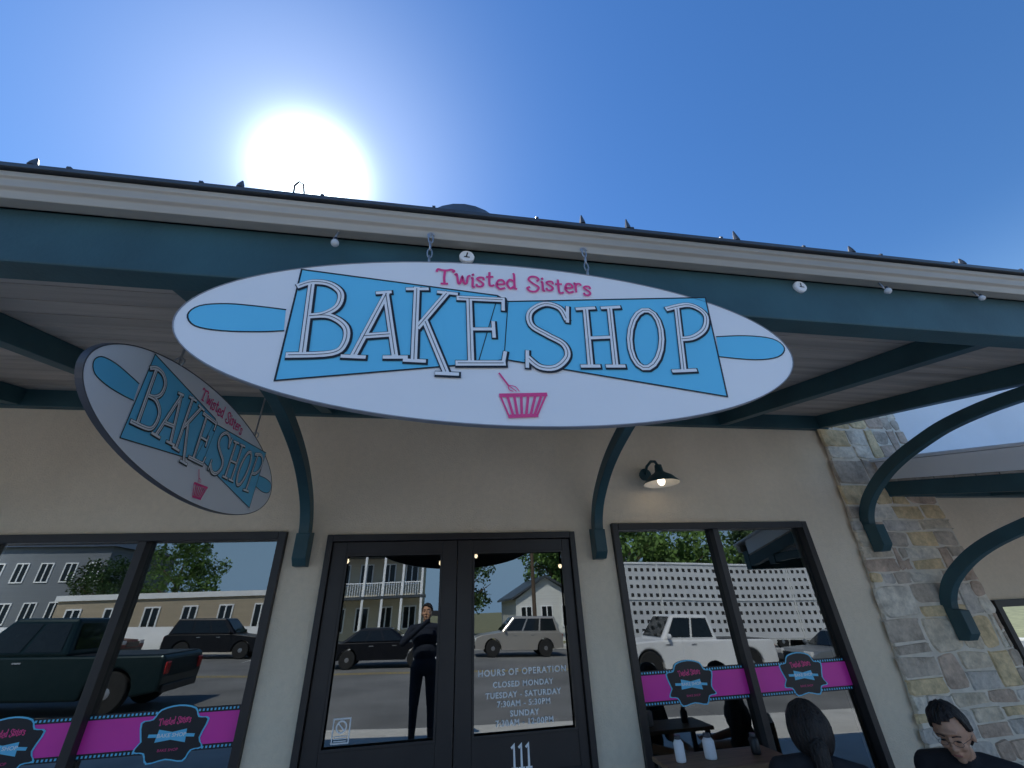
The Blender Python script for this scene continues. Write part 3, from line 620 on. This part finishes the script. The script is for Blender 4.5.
# ---------------------------------------------------------------- people
def person(label,loc,rotz,prims,head,headrot,hairfn,mats,cat='person',vox=.008,face=True,scale=1):
    root=empty('person',loc,label,cat,rotz=rotz,local=True); root.scale=(scale,)*3
    m=MB(); H=Vector(head); RM=Matrix.Rotation(R(headrot[0]),3,'X'); RM=Matrix.Rotation(R(headrot[1]),3,'Z')@RM
    def hp(x,y,z): return H+RM@Vector((x,y,z))
    hd=[((0,.008,.02),(.072,.092,.098)),((0,-.03,-.045),(.050,.058,.064)),((0,-.062,-.090),(.022,.022,.02)),((0,-.098,-.022),(.012,.016,.014)),((0,-.090,.0),(.008,.013,.03)),((.012,-.092,-.028),(.008,.01,.008)),((-.012,-.092,-.028),(.008,.01,.008)),
        ((.075,.01,-.012),(.01,.02,.032)),((-.075,.01,-.012),(.01,.02,.032)),((0,-.078,.042),(.046,.014,.010)),((.034,-.068,-.022),(.022,.02,.020)),((-.034,-.068,-.022),(.022,.02,.020)),((0,-.086,-.053),(.022,.010,.006)),((0,-.083,-.064),(.018,.010,.006))]
    cl=[]
    for c,r in hd:
        m.ell(hp(*c),r,14,RM); cl.append((hp(*c),hp(*c),min(r),0))
    for p,q,a,b,s in prims:
        if q is None:
            m.ell(p,a,16); cl.append((Vector(p),Vector(p),sum(a)/3,s))
        else:
            p_,q_=Vector(p),Vector(q); m.tube([p_,p_.lerp(q_,.5),q_],[a,(a+b)/2,b],12); m.ell(p_,(a,a,a),12); m.ell(q_,(b,b,b),12)
            for t in (0,.5): cl.append((p_.lerp(q_,t),p_.lerp(q_,t+.5),a+(b-a)*(t+.25),s))
    me=bpy.data.meshes.new('t'); me.from_pydata([tuple(v) for v in m.v],[],m.f); bmm=bmesh.new(); bmm.from_mesh(me); bmesh.ops.remove_doubles(bmm,verts=bmm.verts,dist=.00005); bmesh.ops.recalc_face_normals(bmm,faces=bmm.faces); bmm.to_mesh(me); bmm.free()
    ob=bpy.data.objects.new('t',me); COL.objects.link(ob)
    rm=ob.modifiers.new('r','REMESH'); rm.mode='VOXEL'; rm.voxel_size=vox; sm=ob.modifiers.new('s','SMOOTH'); sm.factor=.5; sm.iterations=3
    dg=bpy.context.evaluated_depsgraph_get(); me2=bpy.data.meshes.new_from_object(ob.evaluated_get(dg)); bpy.data.objects.remove(ob)
    n=len(me2.polygons); cen=np.zeros(n*3); me2.polygons.foreach_get('center',cen); cen=cen.reshape(-1,3)
    best=np.full(n,9.0); slot=np.zeros(n,int)
    for p,q,r,s in cl:
        p=np.array(p);q=np.array(q);dv=q-p;L=dv.dot(dv)
        t=np.clip(((cen-p)@dv)/L,0,1) if L>1e-9 else np.zeros(n)
        dd=np.linalg.norm(cen-(p+t[:,None]*dv),axis=1)-r
        k=dd<best; best[k]=dd[k]; slot[k]=s
    me2.materials.clear()
    for x in mats: me2.materials.append(M[x])
    me2.polygons.foreach_set('material_index',slot.astype('i')); me2.polygons.foreach_set('use_smooth',[True]*n)
    b=bpy.data.objects.new('body',me2); COL.objects.link(b); b.parent=root; OFF[b.name]=Vector()
    h=MB(); seg=64; ri=40; ok=[]
    vs=[]
    for i in range(ri+1):
        th=math.pi*i/ri
        for k in range(seg):
            a=2*math.pi*k/seg; x,y,z=math.sin(th)*math.cos(a),math.sin(th)*math.sin(a),math.cos(th)
            rr=1+.022*math.sin(a*9+i*.35)+.02*math.sin(a*21-i*.3)
            vs.append(hp(x*.086*rr,.014+y*.106*rr,.026+z*.114*rr)); ok.append(hairfn(x,y,z+.03*math.sin(a*9)))
    fs=[]
    for i in range(ri):
        for k in range(seg):
            q=(i*seg+k,(i+1)*seg+k,(i+1)*seg+(k+1)%seg,i*seg+(k+1)%seg)
            if all(ok[j] for j in q): fs.append(q)
    h.add(vs,fs); ho=h.build('hair','hair',b,smooth=True,off=(0,0,0)); s_=ho.modifiers.new('s','SOLIDIFY'); s_.thickness=.018; s_.offset=-1
    if face:
        for sx in (-1,1):
            e=MB(); e.ell(hp(sx*.031,-.081,.006),(.012,.007,.0035),10,RM); e.build('eye','eye',b,smooth=True,off=(0,0,0))
            e=MB(); e.tube([hp(sx*.014,-.090,.030),hp(sx*.032,-.088,.035),hp(sx*.05,-.076,.030)],.0028,6); e.build('eyebrow','hair',b,smooth=True,off=(0,0,0))
        e=MB(); e.ell(hp(0,-.093,-.057),(.020,.006,.005),10,RM); e.build('lips','lip',b,smooth=True,off=(0,0,0))
    return root,b,hp
def hand(pr,wr,dirv,side,slot,curl=.5,L=.085):
    wr=Vector(wr); d=Vector(dirv).normalized(); s=Vector(side).normalized(); n=d.cross(s)
    palm=wr+d*.045; pr.append((wr,palm+d*.03,.022,.026,slot)); pr.append((palm+s*.018,palm+s*.022+d*.035,.018,.015,slot)); pr.append((palm-s*.018,palm-s*.022+d*.03,.018,.015,slot))
    for i,(o,l) in enumerate(((.03,.072),(.011,.08),(-.009,.074),(-.028,.058))):
        b0=palm+s*o+d*.035; m1=b0+(d*(1-curl*.4)+n*curl*.5)*l*.5; e1=m1+(d*(1-curl)+n*curl)*l*.5
        pr.append((b0,m1,.0095,.009,slot)); pr.append((m1,e1,.009,.0078,slot))
    b0=wr+d*.02+s*.03; m1=b0+(s*.7+d*.6+n*.2)*.035; pr.append((b0,m1,.013,.011,slot)); pr.append((m1,m1+(d*.9+n*.4)*.03,.011,.009,slot))
def seated():
    pr=[]
    pr+=[((0,0,.50),None,(.17,.13,.12),0,2),((0,-.01,.64),None,(.145,.105,.14),0,1),((0,-.03,.80),None,(.165,.115,.15),0,1),((0,-.03,.91),None,(.18,.085,.075),0,1)]
    pr+=[((0,-.045,.94),(0,-.085,1.01),.055,.05,0)]
    for s in (-1,1):
        pr+=[((s*.06,-.03,.955),(s*.18,-.03,.925),.05,.055,1),((s*.19,-.03,.91),(s*.225,-.09,.64),.055,.042,1),((s*.225,-.09,.64),(s*.10,-.31,.60),.038,.027,0)]
        hand(pr,(s*.10,-.31,.60),(-s*.6,-.7,-.05),(s*.75,-.6,0),0,.6)
        pr+=[((s*.09,-.02,.49),(s*.11,-.43,.49),.085,.06,2),((s*.11,-.43,.48),(s*.11,-.40,.10),.055,.038,2),((s*.11,-.38,.06),(s*.12,-.56,.04),.04,.03,3)]
    return pr
hair1=lambda x,y,z: (z>.50+.22*x and y<=-.3) or (y>-.3-.2*z and z>-.15) or (y>.1 and z>-.85)
hair2=lambda x,y,z: z>.5 or (y>-.35 and z>-.97)
p1=Vector(ray(944,702))*.0057
_,b,hp1=person('person in a black top and glasses sitting with head bowed at the bottom right corner',(p1.x,p1.y,P(p1.x)),R(-58),seated(),(0,-.115,1.092),(22,-6),hair1,['skin','shirt_k','denim','plastic'],vox=.006)
h=MB(); h.ell(hp1(0,.12,-.01),(.04,.035,.04),14); h.build('hair_bun','hair',b,smooth=True,off=(0,0,0))
h=MB()
for sx in (-1,1):
    h.tube([hp1(sx*.031+.020*math.cos(a*R(30)),-.099,.006+.014*math.sin(a*R(30))) for a in range(12)],.001,6,closed=True)
    h.tube([hp1(sx*.051,-.098,.01),hp1(sx*.076,-.05,.008),hp1(sx*.080,.01,.0)],.001,6)
h.tube([hp1(-.010,-.100,.008),hp1(.010,-.100,.008)],.001,6)
h.build('glasses','plastic',b,off=(0,0,0))
p2=Vector(ray(804,715))*.0053
_,b,hp2=person('person with dark hair seen from behind in front of the right window',(p2.x,p2.y,P(p2.x)),R(140),seated(),(0,-.095,1.065),(6,10),hair2,['skin','shirt_k','denim','plastic'],face=True)
h=MB(); h.tube([hp2(0,.09,.03),hp2(0,.115,-.04),hp2(0,.11,-.13),hp2(0,.09,-.22)],[.03,.045,.04,.01],12); h.build('ponytail','hair',b,smooth=True,off=(0,0,0))
def chair(loc,rotz,lb):
    t=empty('chair',loc,lb,'chair','outdoor chairs',rotz=rotz,local=True)
    m=MB(); m.box(-.21,.21,-.2,.22,.36,.385); m.build('seat','wood',t,bevel=.01)
    m=MB(); m.box(-.2,.2,.235,.255,.55,.80); m.build('backrest','wood',t,bevel=.01)
    for sx in (-1,1):
        for y,h_ in ((-.18,.36),(.225,.8)):
            m=MB(); m.box(sx*.205-.012,sx*.205+.012,y-.012,y+.012,0,h_); m.build('leg','plastic',t)
chair((p1.x,p1.y,P(p1.x)),R(-58),'wooden chair under the person at the bottom right corner')
chair((p2.x,p2.y,P(p2.x)),R(140),'wooden chair under the person seen from behind')
DX=.15
pr=[((0,0,.95),None,(.19,.14,.13),0,2),((0,0,1.12),None,(.185,.13,.16),0,1),((0,0,1.3),None,(.215,.13,.15),0,1),((0,0,1.41),None,(.20,.09,.06),0,1),((0,0,1.44),(0,.01,1.52),.058,.055,0)]
for s in (-1,1):
    hx=s*.12-DX   # root is turned by 180 degrees
    pr+=[((s*.07,0,1.43),(s*.20,0,1.41),.055,.06,1),((s*.22,0,1.40),(s*.34-.02,.10,1.24),.06,.05,1),((s*.34-.02,.10,1.24),(hx,.29,1.52),.045,.03,1)]
    hand(pr,(hx,.29,1.52),(-s*.1,.15,1),(-s*.2,-.9,.1),0,.5)
    pr+=[((s*.1,0,.9),(s*.12,.02,.5),.10,.07,2),((s*.12,.02,.5),(s*.13,-.02,.1),.065,.045,2),((s*.13,-.03,.05),(s*.14,.16,.035),.042,.032,3)]
pr=[tuple([Vector((p[0][0],-p[0][1],p[0][2])),None if p[1] is None else Vector((p[1][0],-p[1][1],p[1][2]))]+list(p[2:])) for p in pr]
person('person in a navy shirt standing in the street taking the photograph',(-DX,-.42,0),R(180),pr,(0,-.01,1.62),(-8,8),hair1,['skin','shirt_n','denim','plastic'])
f_=-bk
for_=[(a,b_,c_) for c_ in (-.016,-.007) for a,b_ in ((-.08,-.04),(.08,-.04),(.08,.04),(-.08,.04))]
m=MB(); m.hexa([Vector((0,-.02,EYE-.005))+rx*a+up*b_+f_*c_ for a,b_,c_ in for_]); o=m.build('phone','plastic',bevel=.004); o['label']='black phone held up in front of the standing photographer'; o['category']='phone'

# ---------------------------------------------------------------- vehicles
def car(name,label,x,y,rotz,kind,col,cat,metal=.4):
    pm=mat('paint',col,.28,metal,var=.03,vs=2)
    t=empty(name,(x,y,G(x)),label,cat,'vehicles in the street',local=True)
    t.rotation_euler=(0,R(2.0)*math.cos(rotz),rotz)
    if kind=='suv': L,bz,wx,cab,wr_,hd=2.35,1.08,1.42,((-2.25,1.02),(-2.0,.30),1.80),.38,.96
    elif kind=='sedan': L,bz,wx,cab,wr_,hd=2.3,.92,1.38,((-1.75,1.05),(-1.0,.25),1.43),.33,.85
    else: L,bz,wx,cab,wr_,hd=2.9,1.15,1.85,((-.75,1.35),(-.6,.75),1.92),.42,1.08
    hw=.93
    def arch(c): return [(c+ (wr_+.07)*math.cos(a),wr_+ (wr_+.07)*math.sin(a)) for a in [R(-5+i*19) for i in range(11)]]
    poly=[(-L,.42),(-L-.02,.7),(-L+.02,bz-.06),(-L+.12,bz),(cab[0][1],bz),(L-.35,hd),(L-.08,hd-.1),(L,.68),(L-.02,.38)]+[(wx+wr_+.1,.33)]+arch(wx)+[(wx-wr_-.1,.3),(-wx+wr_+.1,.3)]+arch(-wx)+[(-wx-wr_-.1,.33)]
    m=MB(); m.prism(poly,-hw,hw,lambda p,yy:(p[0],yy,p[1])); body=m.build('body',pm,t,bevel=.05,smooth=False)
    (b0,b1),(t0,t1),tz=cab; wb,wt=hw-.04,hw-.2
    m=MB(); m.hexa([(b0,-wb,bz-.02),(b1,-wb,bz-.02),(b1,wb,bz-.02),(b0,wb,bz-.02),(t0,-wt,tz),(t1,-wt,tz),(t1,wt,tz),(t0,wt,tz)]); m.build('cabin',pm,t,bevel=.07)
    def bil(c,u,v): 
        a=Vector(c[0]).lerp(Vector(c[1]),u); d=Vector(c[3]).lerp(Vector(c[2]),u); return a.lerp(d,v)
    def pane(c,u0,u1,v0,v1,nm):
        c=[Vector(q) for q in c]; n=(c[1]-c[0]).cross(c[3]-c[0]).normalized()*.012
        m=MB(); q=[bil(c,u0,v0)+n,bil(c,u1,v0)+n,bil(c,u1,v1)+n,bil(c,u0,v1)+n]; m.add(q,[(0,1,2,3)]); m.build(nm,'cglass',t)
    A=[(b0,-wb,bz),(b1,-wb,bz),(t1,-wt,tz),(t0,-wt,tz)]; Bq=[(b1,wb,bz),(b0,wb,bz),(t0,wt,tz),(t1,wt,tz)]
    cuts=[(.06,.34),(.37,.63),(.66,.93)] if kind!='pickup' else [(.08,.46),(.5,.92)]
    for u0,u1 in cuts: pane(A,u0,u1,.1,.86,'side_window'); pane(Bq,1-u1,1-u0,.1,.86,'side_window')
    pane([(b1,-wb,bz),(b1,wb,bz),(t1,wt,tz),(t1,-wt,tz)],.08,.92,.1,.9,'windscreen')
    pane([(b0,wb,bz),(b0,-wb,bz),(t0,-wt,tz),(t0,wt,tz)],.1,.9,.15,.85,'rear_window')
    if kind=='pickup':
        m=MB(); m.box(-L+.12,-.85,-hw+.08,hw-.08,bz+.002,bz+.01); m.build('bed_cover','plastic',t)
    for sx in (-1,1):
        for sy in (-1,1):
            m=MB(); m.lathe([(wr_*.6,-.11),(wr_*.95,-.11),(wr_,-.08),(wr_,.08),(wr_*.95,.11),(wr_*.6,.11)],(sx*wx,sy*(hw-.12),wr_),'Y',24); wh=m.build('wheel','tyre',t,smooth=False)
            m=MB(); m.lathe([(wr_*.6,-.09),(wr_*.58,sy*.1),(wr_*.1,sy*.115)],(sx*wx,sy*(hw-.12),wr_),'Y',20) if sy>0 else m.lathe([(wr_*.1,-.115),(wr_*.58,-.1),(wr_*.6,.09)],(sx*wx,sy*(hw-.12),wr_),'Y',20)
            m.build('rim','rimw',wh)
    for sy in (-1,1):
        m=MB(); m.box(L-.12,L+.012,sy*.7-.16,sy*.7+.16,.68,.84); m.build('headlight','lamp_w',t,bevel=.02)
        m=MB(); m.box(-L-.03,-L+.08,sy*.78-.1,sy*.78+.1,.75,1.0); m.build('tail_light','lamp_r',t,bevel=.02)
        m=MB(); m.ell((b1-.25,sy*(hw+.08),bz+.1),(.07,.12,.09),10); m.build('mirror',pm,t,smooth=True)
    m=MB(); m.box(L-.02,L+.03,-.8,.8,.36,.52); m.build('front_bumper','plastic',t,bevel=.02)
    m=MB(); m.box(-L-.05,-L,-.8,.8,.38,.54); m.build('rear_bumper','plastic',t,bevel=.02)
    m=MB(); m.box(L-.02,L+.014,-.48,.48,.56,.78); m.build('grille','plastic',t)
    for sy in (-1,1):
        for dx in ((b0+b1)/2-.1,(b0+b1)/2+.85):
            m=MB(); m.box(dx-.1,dx+.08,sy*hw-(.0 if sy>0 else .02),sy*hw+(.02 if sy>0 else 0),bz-.14,bz-.11); m.build('door_handle','rimw',t)
    return t
PI=math.pi
car('pickup_truck','large dark green pickup truck in the near lane on the left',-9.3,-6.9,PI,'pickup',(.006,.022,.025),'pickup truck')
car('parked_car','black sedan parked straight across the street from the door',-2.2,-15.0,0,'sedan',(.012,.013,.018),'car')
car('parked_car','silver tan sport utility vehicle parked across the street',4.3,-18.9,PI,'suv',(.50,.47,.43),'car')
car('pickup_truck','white crew cab pickup truck in front of the livestock trailer',9.0,-9.6,PI,'pickup',(.85,.85,.85),'pickup truck',0)
car('parked_car','grey sedan behind the white pickup truck',14.6,-8.4,PI,'sedan',(.25,.27,.29),'car')
car('parked_car','black sport utility vehicle parked far left across the street',-11.2,-20.6,0,'suv',(.015,.015,.018),'car')
car('parked_car','dark red sedan parked left of the black sport utility vehicle',-17.5,-20.4,0,'sedan',(.16,.02,.02),'car')
car('parked_car','white sport utility vehicle parked in the far row at the right end',19.5,-20.6,PI,'suv',(.7,.7,.68),'car',0)
T=empty('livestock_trailer',(13,-13.6,G(13)),'long white livestock trailer with rows of oblong vent slots','trailer',local=True); T.rotation_euler=(0,R(2),0)
m=MB(); m.box(-6.6,6.6,-1.25,1.25,.95,4.0); m.build('body',mat('trailer_aluminium',(.72,.73,.74),.6,0,var=.05,vs=2),T,bevel=.04)
m=MB()
for rowz in [1.22+.34*i for i in range(8)]:
    for i in range(44):
        x=-6.45+i*.295
        m.box(x,x+.14,1.252,1.256,rowz,rowz+.14)
m.build('vent_slots','slot',T)
m=MB()
for x in (-6.6,-3.3,0,3.3,6.56): m.box(x,x+.06,1.25,1.30,.95,4.0)
for z in (.95,2.5,3.95): m.box(-6.6,6.6,1.25,1.29,z-.04,z)
m.build('rib','lamp_w',T)
for x in (-5.6,-4.5,4.9):
    for sy in (-1,1):
        m=MB(); m.lathe([(.3,-.14),(.48,-.14),(.5,-.1),(.5,.1),(.48,.14),(.3,.14)],(x,sy*1.05,.5),'Y',22); wh=m.build('wheel','tyre',T)
        m=MB(); m.lathe([(.28,-.1),(.26,.1),(.08,.12)],(x,sy*1.05,.5),'Y',18); m.build('rim','rimw',wh)
# ---------------------------------------------------------------- far buildings
def building(label,x0,x1,yf,dep,h,col,roof,wins,rcol='roof',extra=None,zb=None):
    zb=G((x0+x1)/2) if zb is None else zb
    t=empty('building',((x0+x1)/2,yf,zb),label,'building')
    wm=mat('painted_siding',col,.8,var=.08,vs=1.2,bump=.3,bs=3,stretch=(.05,.05,8))
    m=MB(); m.box(x0,x1,yf-dep,yf,zb-.6,zb+h); m.build('wall',wm,t)
    o=.4
    if roof=='gable':
        xm=(x0+x1)/2; rh=(x1-x0)*.30
        m=MB(); m.prism([(x0-o,zb+h-.05),(xm,zb+h+rh),(x1+o,zb+h-.05),(x1+o,zb+h+.12),(xm,zb+h+rh+.2),(x0-o,zb+h+.12)],yf-dep-o,yf+o,lambda p,y:(p[0],y,p[1])); m.build('roof',rcol,t)
        m=MB(); m.prism([(x0,zb+h),(xm,zb+h+rh),(x1,zb+h)],yf-dep,yf-.002,lambda p,y:(p[0],y,p[1])); m.build('gable',wm,t)
    elif roof=='hip':
        ym=yf-dep/2; q=min(dep/2,(x1-x0)/2)*.9
        m=MB(); m.add([(x0-o,yf+o,zb+h),(x1+o,yf+o,zb+h),(x1+o,yf-dep-o,zb+h),(x0-o,yf-dep-o,zb+h),(x0+q,ym,zb+h+q*.5),(x1-q,ym,zb+h+q*.5)],[(0,1,5,4),(1,2,5),(2,3,4,5),(3,0,4),(0,3,2,1)]); m.build('roof',rcol,t)
    else:
        m=MB(); m.box(x0-.15,x1+.15,yf-dep,yf+.15,zb+h,zb+h+.35); m.build('cornice','pale_stucco',t)
    nx,nz,zz0,dzz=wins
    for i in range(nx):
        for k in range(nz):
            cx=x0+(x1-x0)*(i+.5)/nx; z0=zb+zz0+k*dzz
            f=frame(cx-.5,cx+.5,z0,z0+1.6,.09,yf+.003,yf+.07,[cx]); fo=f.build('window','letter',t)
            m=MB(); m.add([(cx-.45,yf+.02,z0+.05),(cx+.45,yf+.02,z0+.05),(cx+.45,yf+.02,z0+1.55),(cx-.45,yf+.02,z0+1.55)],[(0,1,2,3)]); m.build('pane','cglass',fo)
    if extra=='porch':
        for zz in (2.9,5.9):
            m=MB(); m.box(x0-.3,x1+.3,yf+.08,yf+2,zb+zz,zb+zz+.18); m.build('porch_roof',rcol,t)
        for i in range(6):
            cx=x0+(x1-x0)*i/5
            m=MB(); m.box(cx-.08,cx+.08,yf+1.8,yf+1.96,zb,zb+2.9); m.box(cx-.08,cx+.08,yf+1.8,yf+1.96,zb+3.08,zb+5.9); m.build('porch_post','letter',t)
        m=MB(); m.box(x0,x1,yf+1.85,yf+1.9,zb+3.95,zb+4.02)
        for i in range(40): cx=x0+(x1-x0)*(i+.5)/40; m.box(cx-.02,cx+.02,yf+1.86,yf+1.89,zb+3.08,zb+3.95)
        m.build('railing','letter',t)
building('cream two storey house with a double porch across the street',-8.2,-1.2,-30,8,6.2,(.68,.6,.45),'hip',(4,2,.8,3.1),extra='porch')
building('white gabled single storey building across the street',6.4,11.6,-31,9,3.0,(.78,.78,.76),'gable',(3,1,.9,3))
building('grey hotel with rows of windows at the far left',-40,-29,-38,10,7.2,(.20,.22,.25),'hip',(6,2,1.2,3.1))
building('low tan stone building left of the porch house',-26,-11.5,-30,7,3.0,(.45,.37,.27),'flat',(6,1,.9,3),extra=None)
building('brown brick shop far right behind the trailer',22,40,-33,9,5,(.32,.18,.12),'flat',(7,1,1.0,3))
m=MB(); m.hexa([(-26,-26.2,G(-26)-.2),(-10,-26.2,G(-10)-.2),(-10,-25.9,G(-10)-.2),(-26,-25.9,G(-26)-.2),(-26,-26.2,G(-26)+1.3),(-10,-26.2,G(-10)+1.3),(-10,-25.9,G(-10)+1.3),(-26,-25.9,G(-26)+1.3)])
o=m.build('garden_wall','pale_stucco'); o['label']='low pale garden wall in front of the tan stone building'; o['category']='wall'
# ---------------------------------------------------------------- trees
def tree(x,y,h,r,lm,label,n=4200,seed=1):
    rr=random.Random(seed); zb=G(x)
    t=empty('tree',(x,y,zb),label,'tree','trees across the street')
    m=MB(); m.tube([(x,y,zb-.1),(x+.1,y,zb+h*.25),(x-.05,y,zb+h*.5),(x+.1,y,zb+h*.75)],[.03*h,.024*h,.018*h,.006*h],9)
    for i in range(7):
        a=rr.uniform(0,6.28); z0=zb+h*rr.uniform(.3,.55); e=Vector((x+math.cos(a)*r*.7,y+math.sin(a)*r*.7,z0+h*rr.uniform(.12,.3)))
        m.tube([(x,y,z0),Vector((x,y,z0)).lerp(e,.5)+Vector((0,0,.1*h*.3)),e],[.012*h,.008*h,.003*h],6)
    m.build('trunk','bark',t)
    cl=[]
    for i in range(30):
        a=rr.uniform(0,6.28); q=r*math.sqrt(rr.random())*.85; zz=rr.uniform(.36,.95); sh=math.sqrt(max(.05,1-((zz-.64)/.36)**2))
        cl.append((x+math.cos(a)*q*sh,y+math.sin(a)*q*sh,zb+h*zz,r*rr.uniform(.22,.38)))
    m=MB()
    for i in range(n):
        c=rr.choice(cl); d=Vector((rr.gauss(0,1),rr.gauss(0,1),rr.gauss(0,.8))).normalized()*c[3]*rr.uniform(.5,1.05)
        p=Vector(c[:3])+d; s=rr.uniform(.10,.2)*(h/8); u=Vector((rr.gauss(0,1),rr.gauss(0,1),rr.gauss(0,1))).normalized(); v=u.orthogonal().normalized()
        m.add([p-u*s,p-v*s*.6,p+u*s,p+v*s*.6],[(0,1,2,3)])
    m.build('crown',lm,t)
specs=[(14,-25.5,9,3.6,'leaf','bright green tree behind the left end of the trailer'),(19.5,-27,9.5,4,'leaf','broad green tree behind the middle of the trailer'),(25,-26,9,3.8,'leaf2','dark green tree behind the right end of the trailer'),
(31,-27,10,4.2,'leaf','tall green tree at the far right of the street'),(11.5,-37,9.5,3.4,'leaf','green tree behind the white gabled building'),(3,-38,7.5,3,'leaf2','dark green tree between porch house and gabled building'),
(-21,-34,7.5,3.4,'leaf','green tree behind the tan stone building'),(-26.5,-35,6.0,2.6,'leaf2','dark tree between the hotel and the tan stone building'),(-10,-38,8,3,'leaf2','dark tree behind the porch house'),(38,-24,10,4,'leaf2','dark green tree beyond the right end of the street')]
for i,s in enumerate(specs): tree(*s,seed=i+3)
T=empty('utility_pole',(6.6,-24.5,G(6.6)),'wooden utility pole across the street','pole')
m=MB(); m.tube([(6.6,-24.5,G(6.6)),(6.6,-24.5,9)],[.15,.1],10); m.build('pole','bark',T)
m=MB(); m.box(5.6,7.6,-24.56,-24.44,8.2,8.32); m.build('crossarm','bark',T)
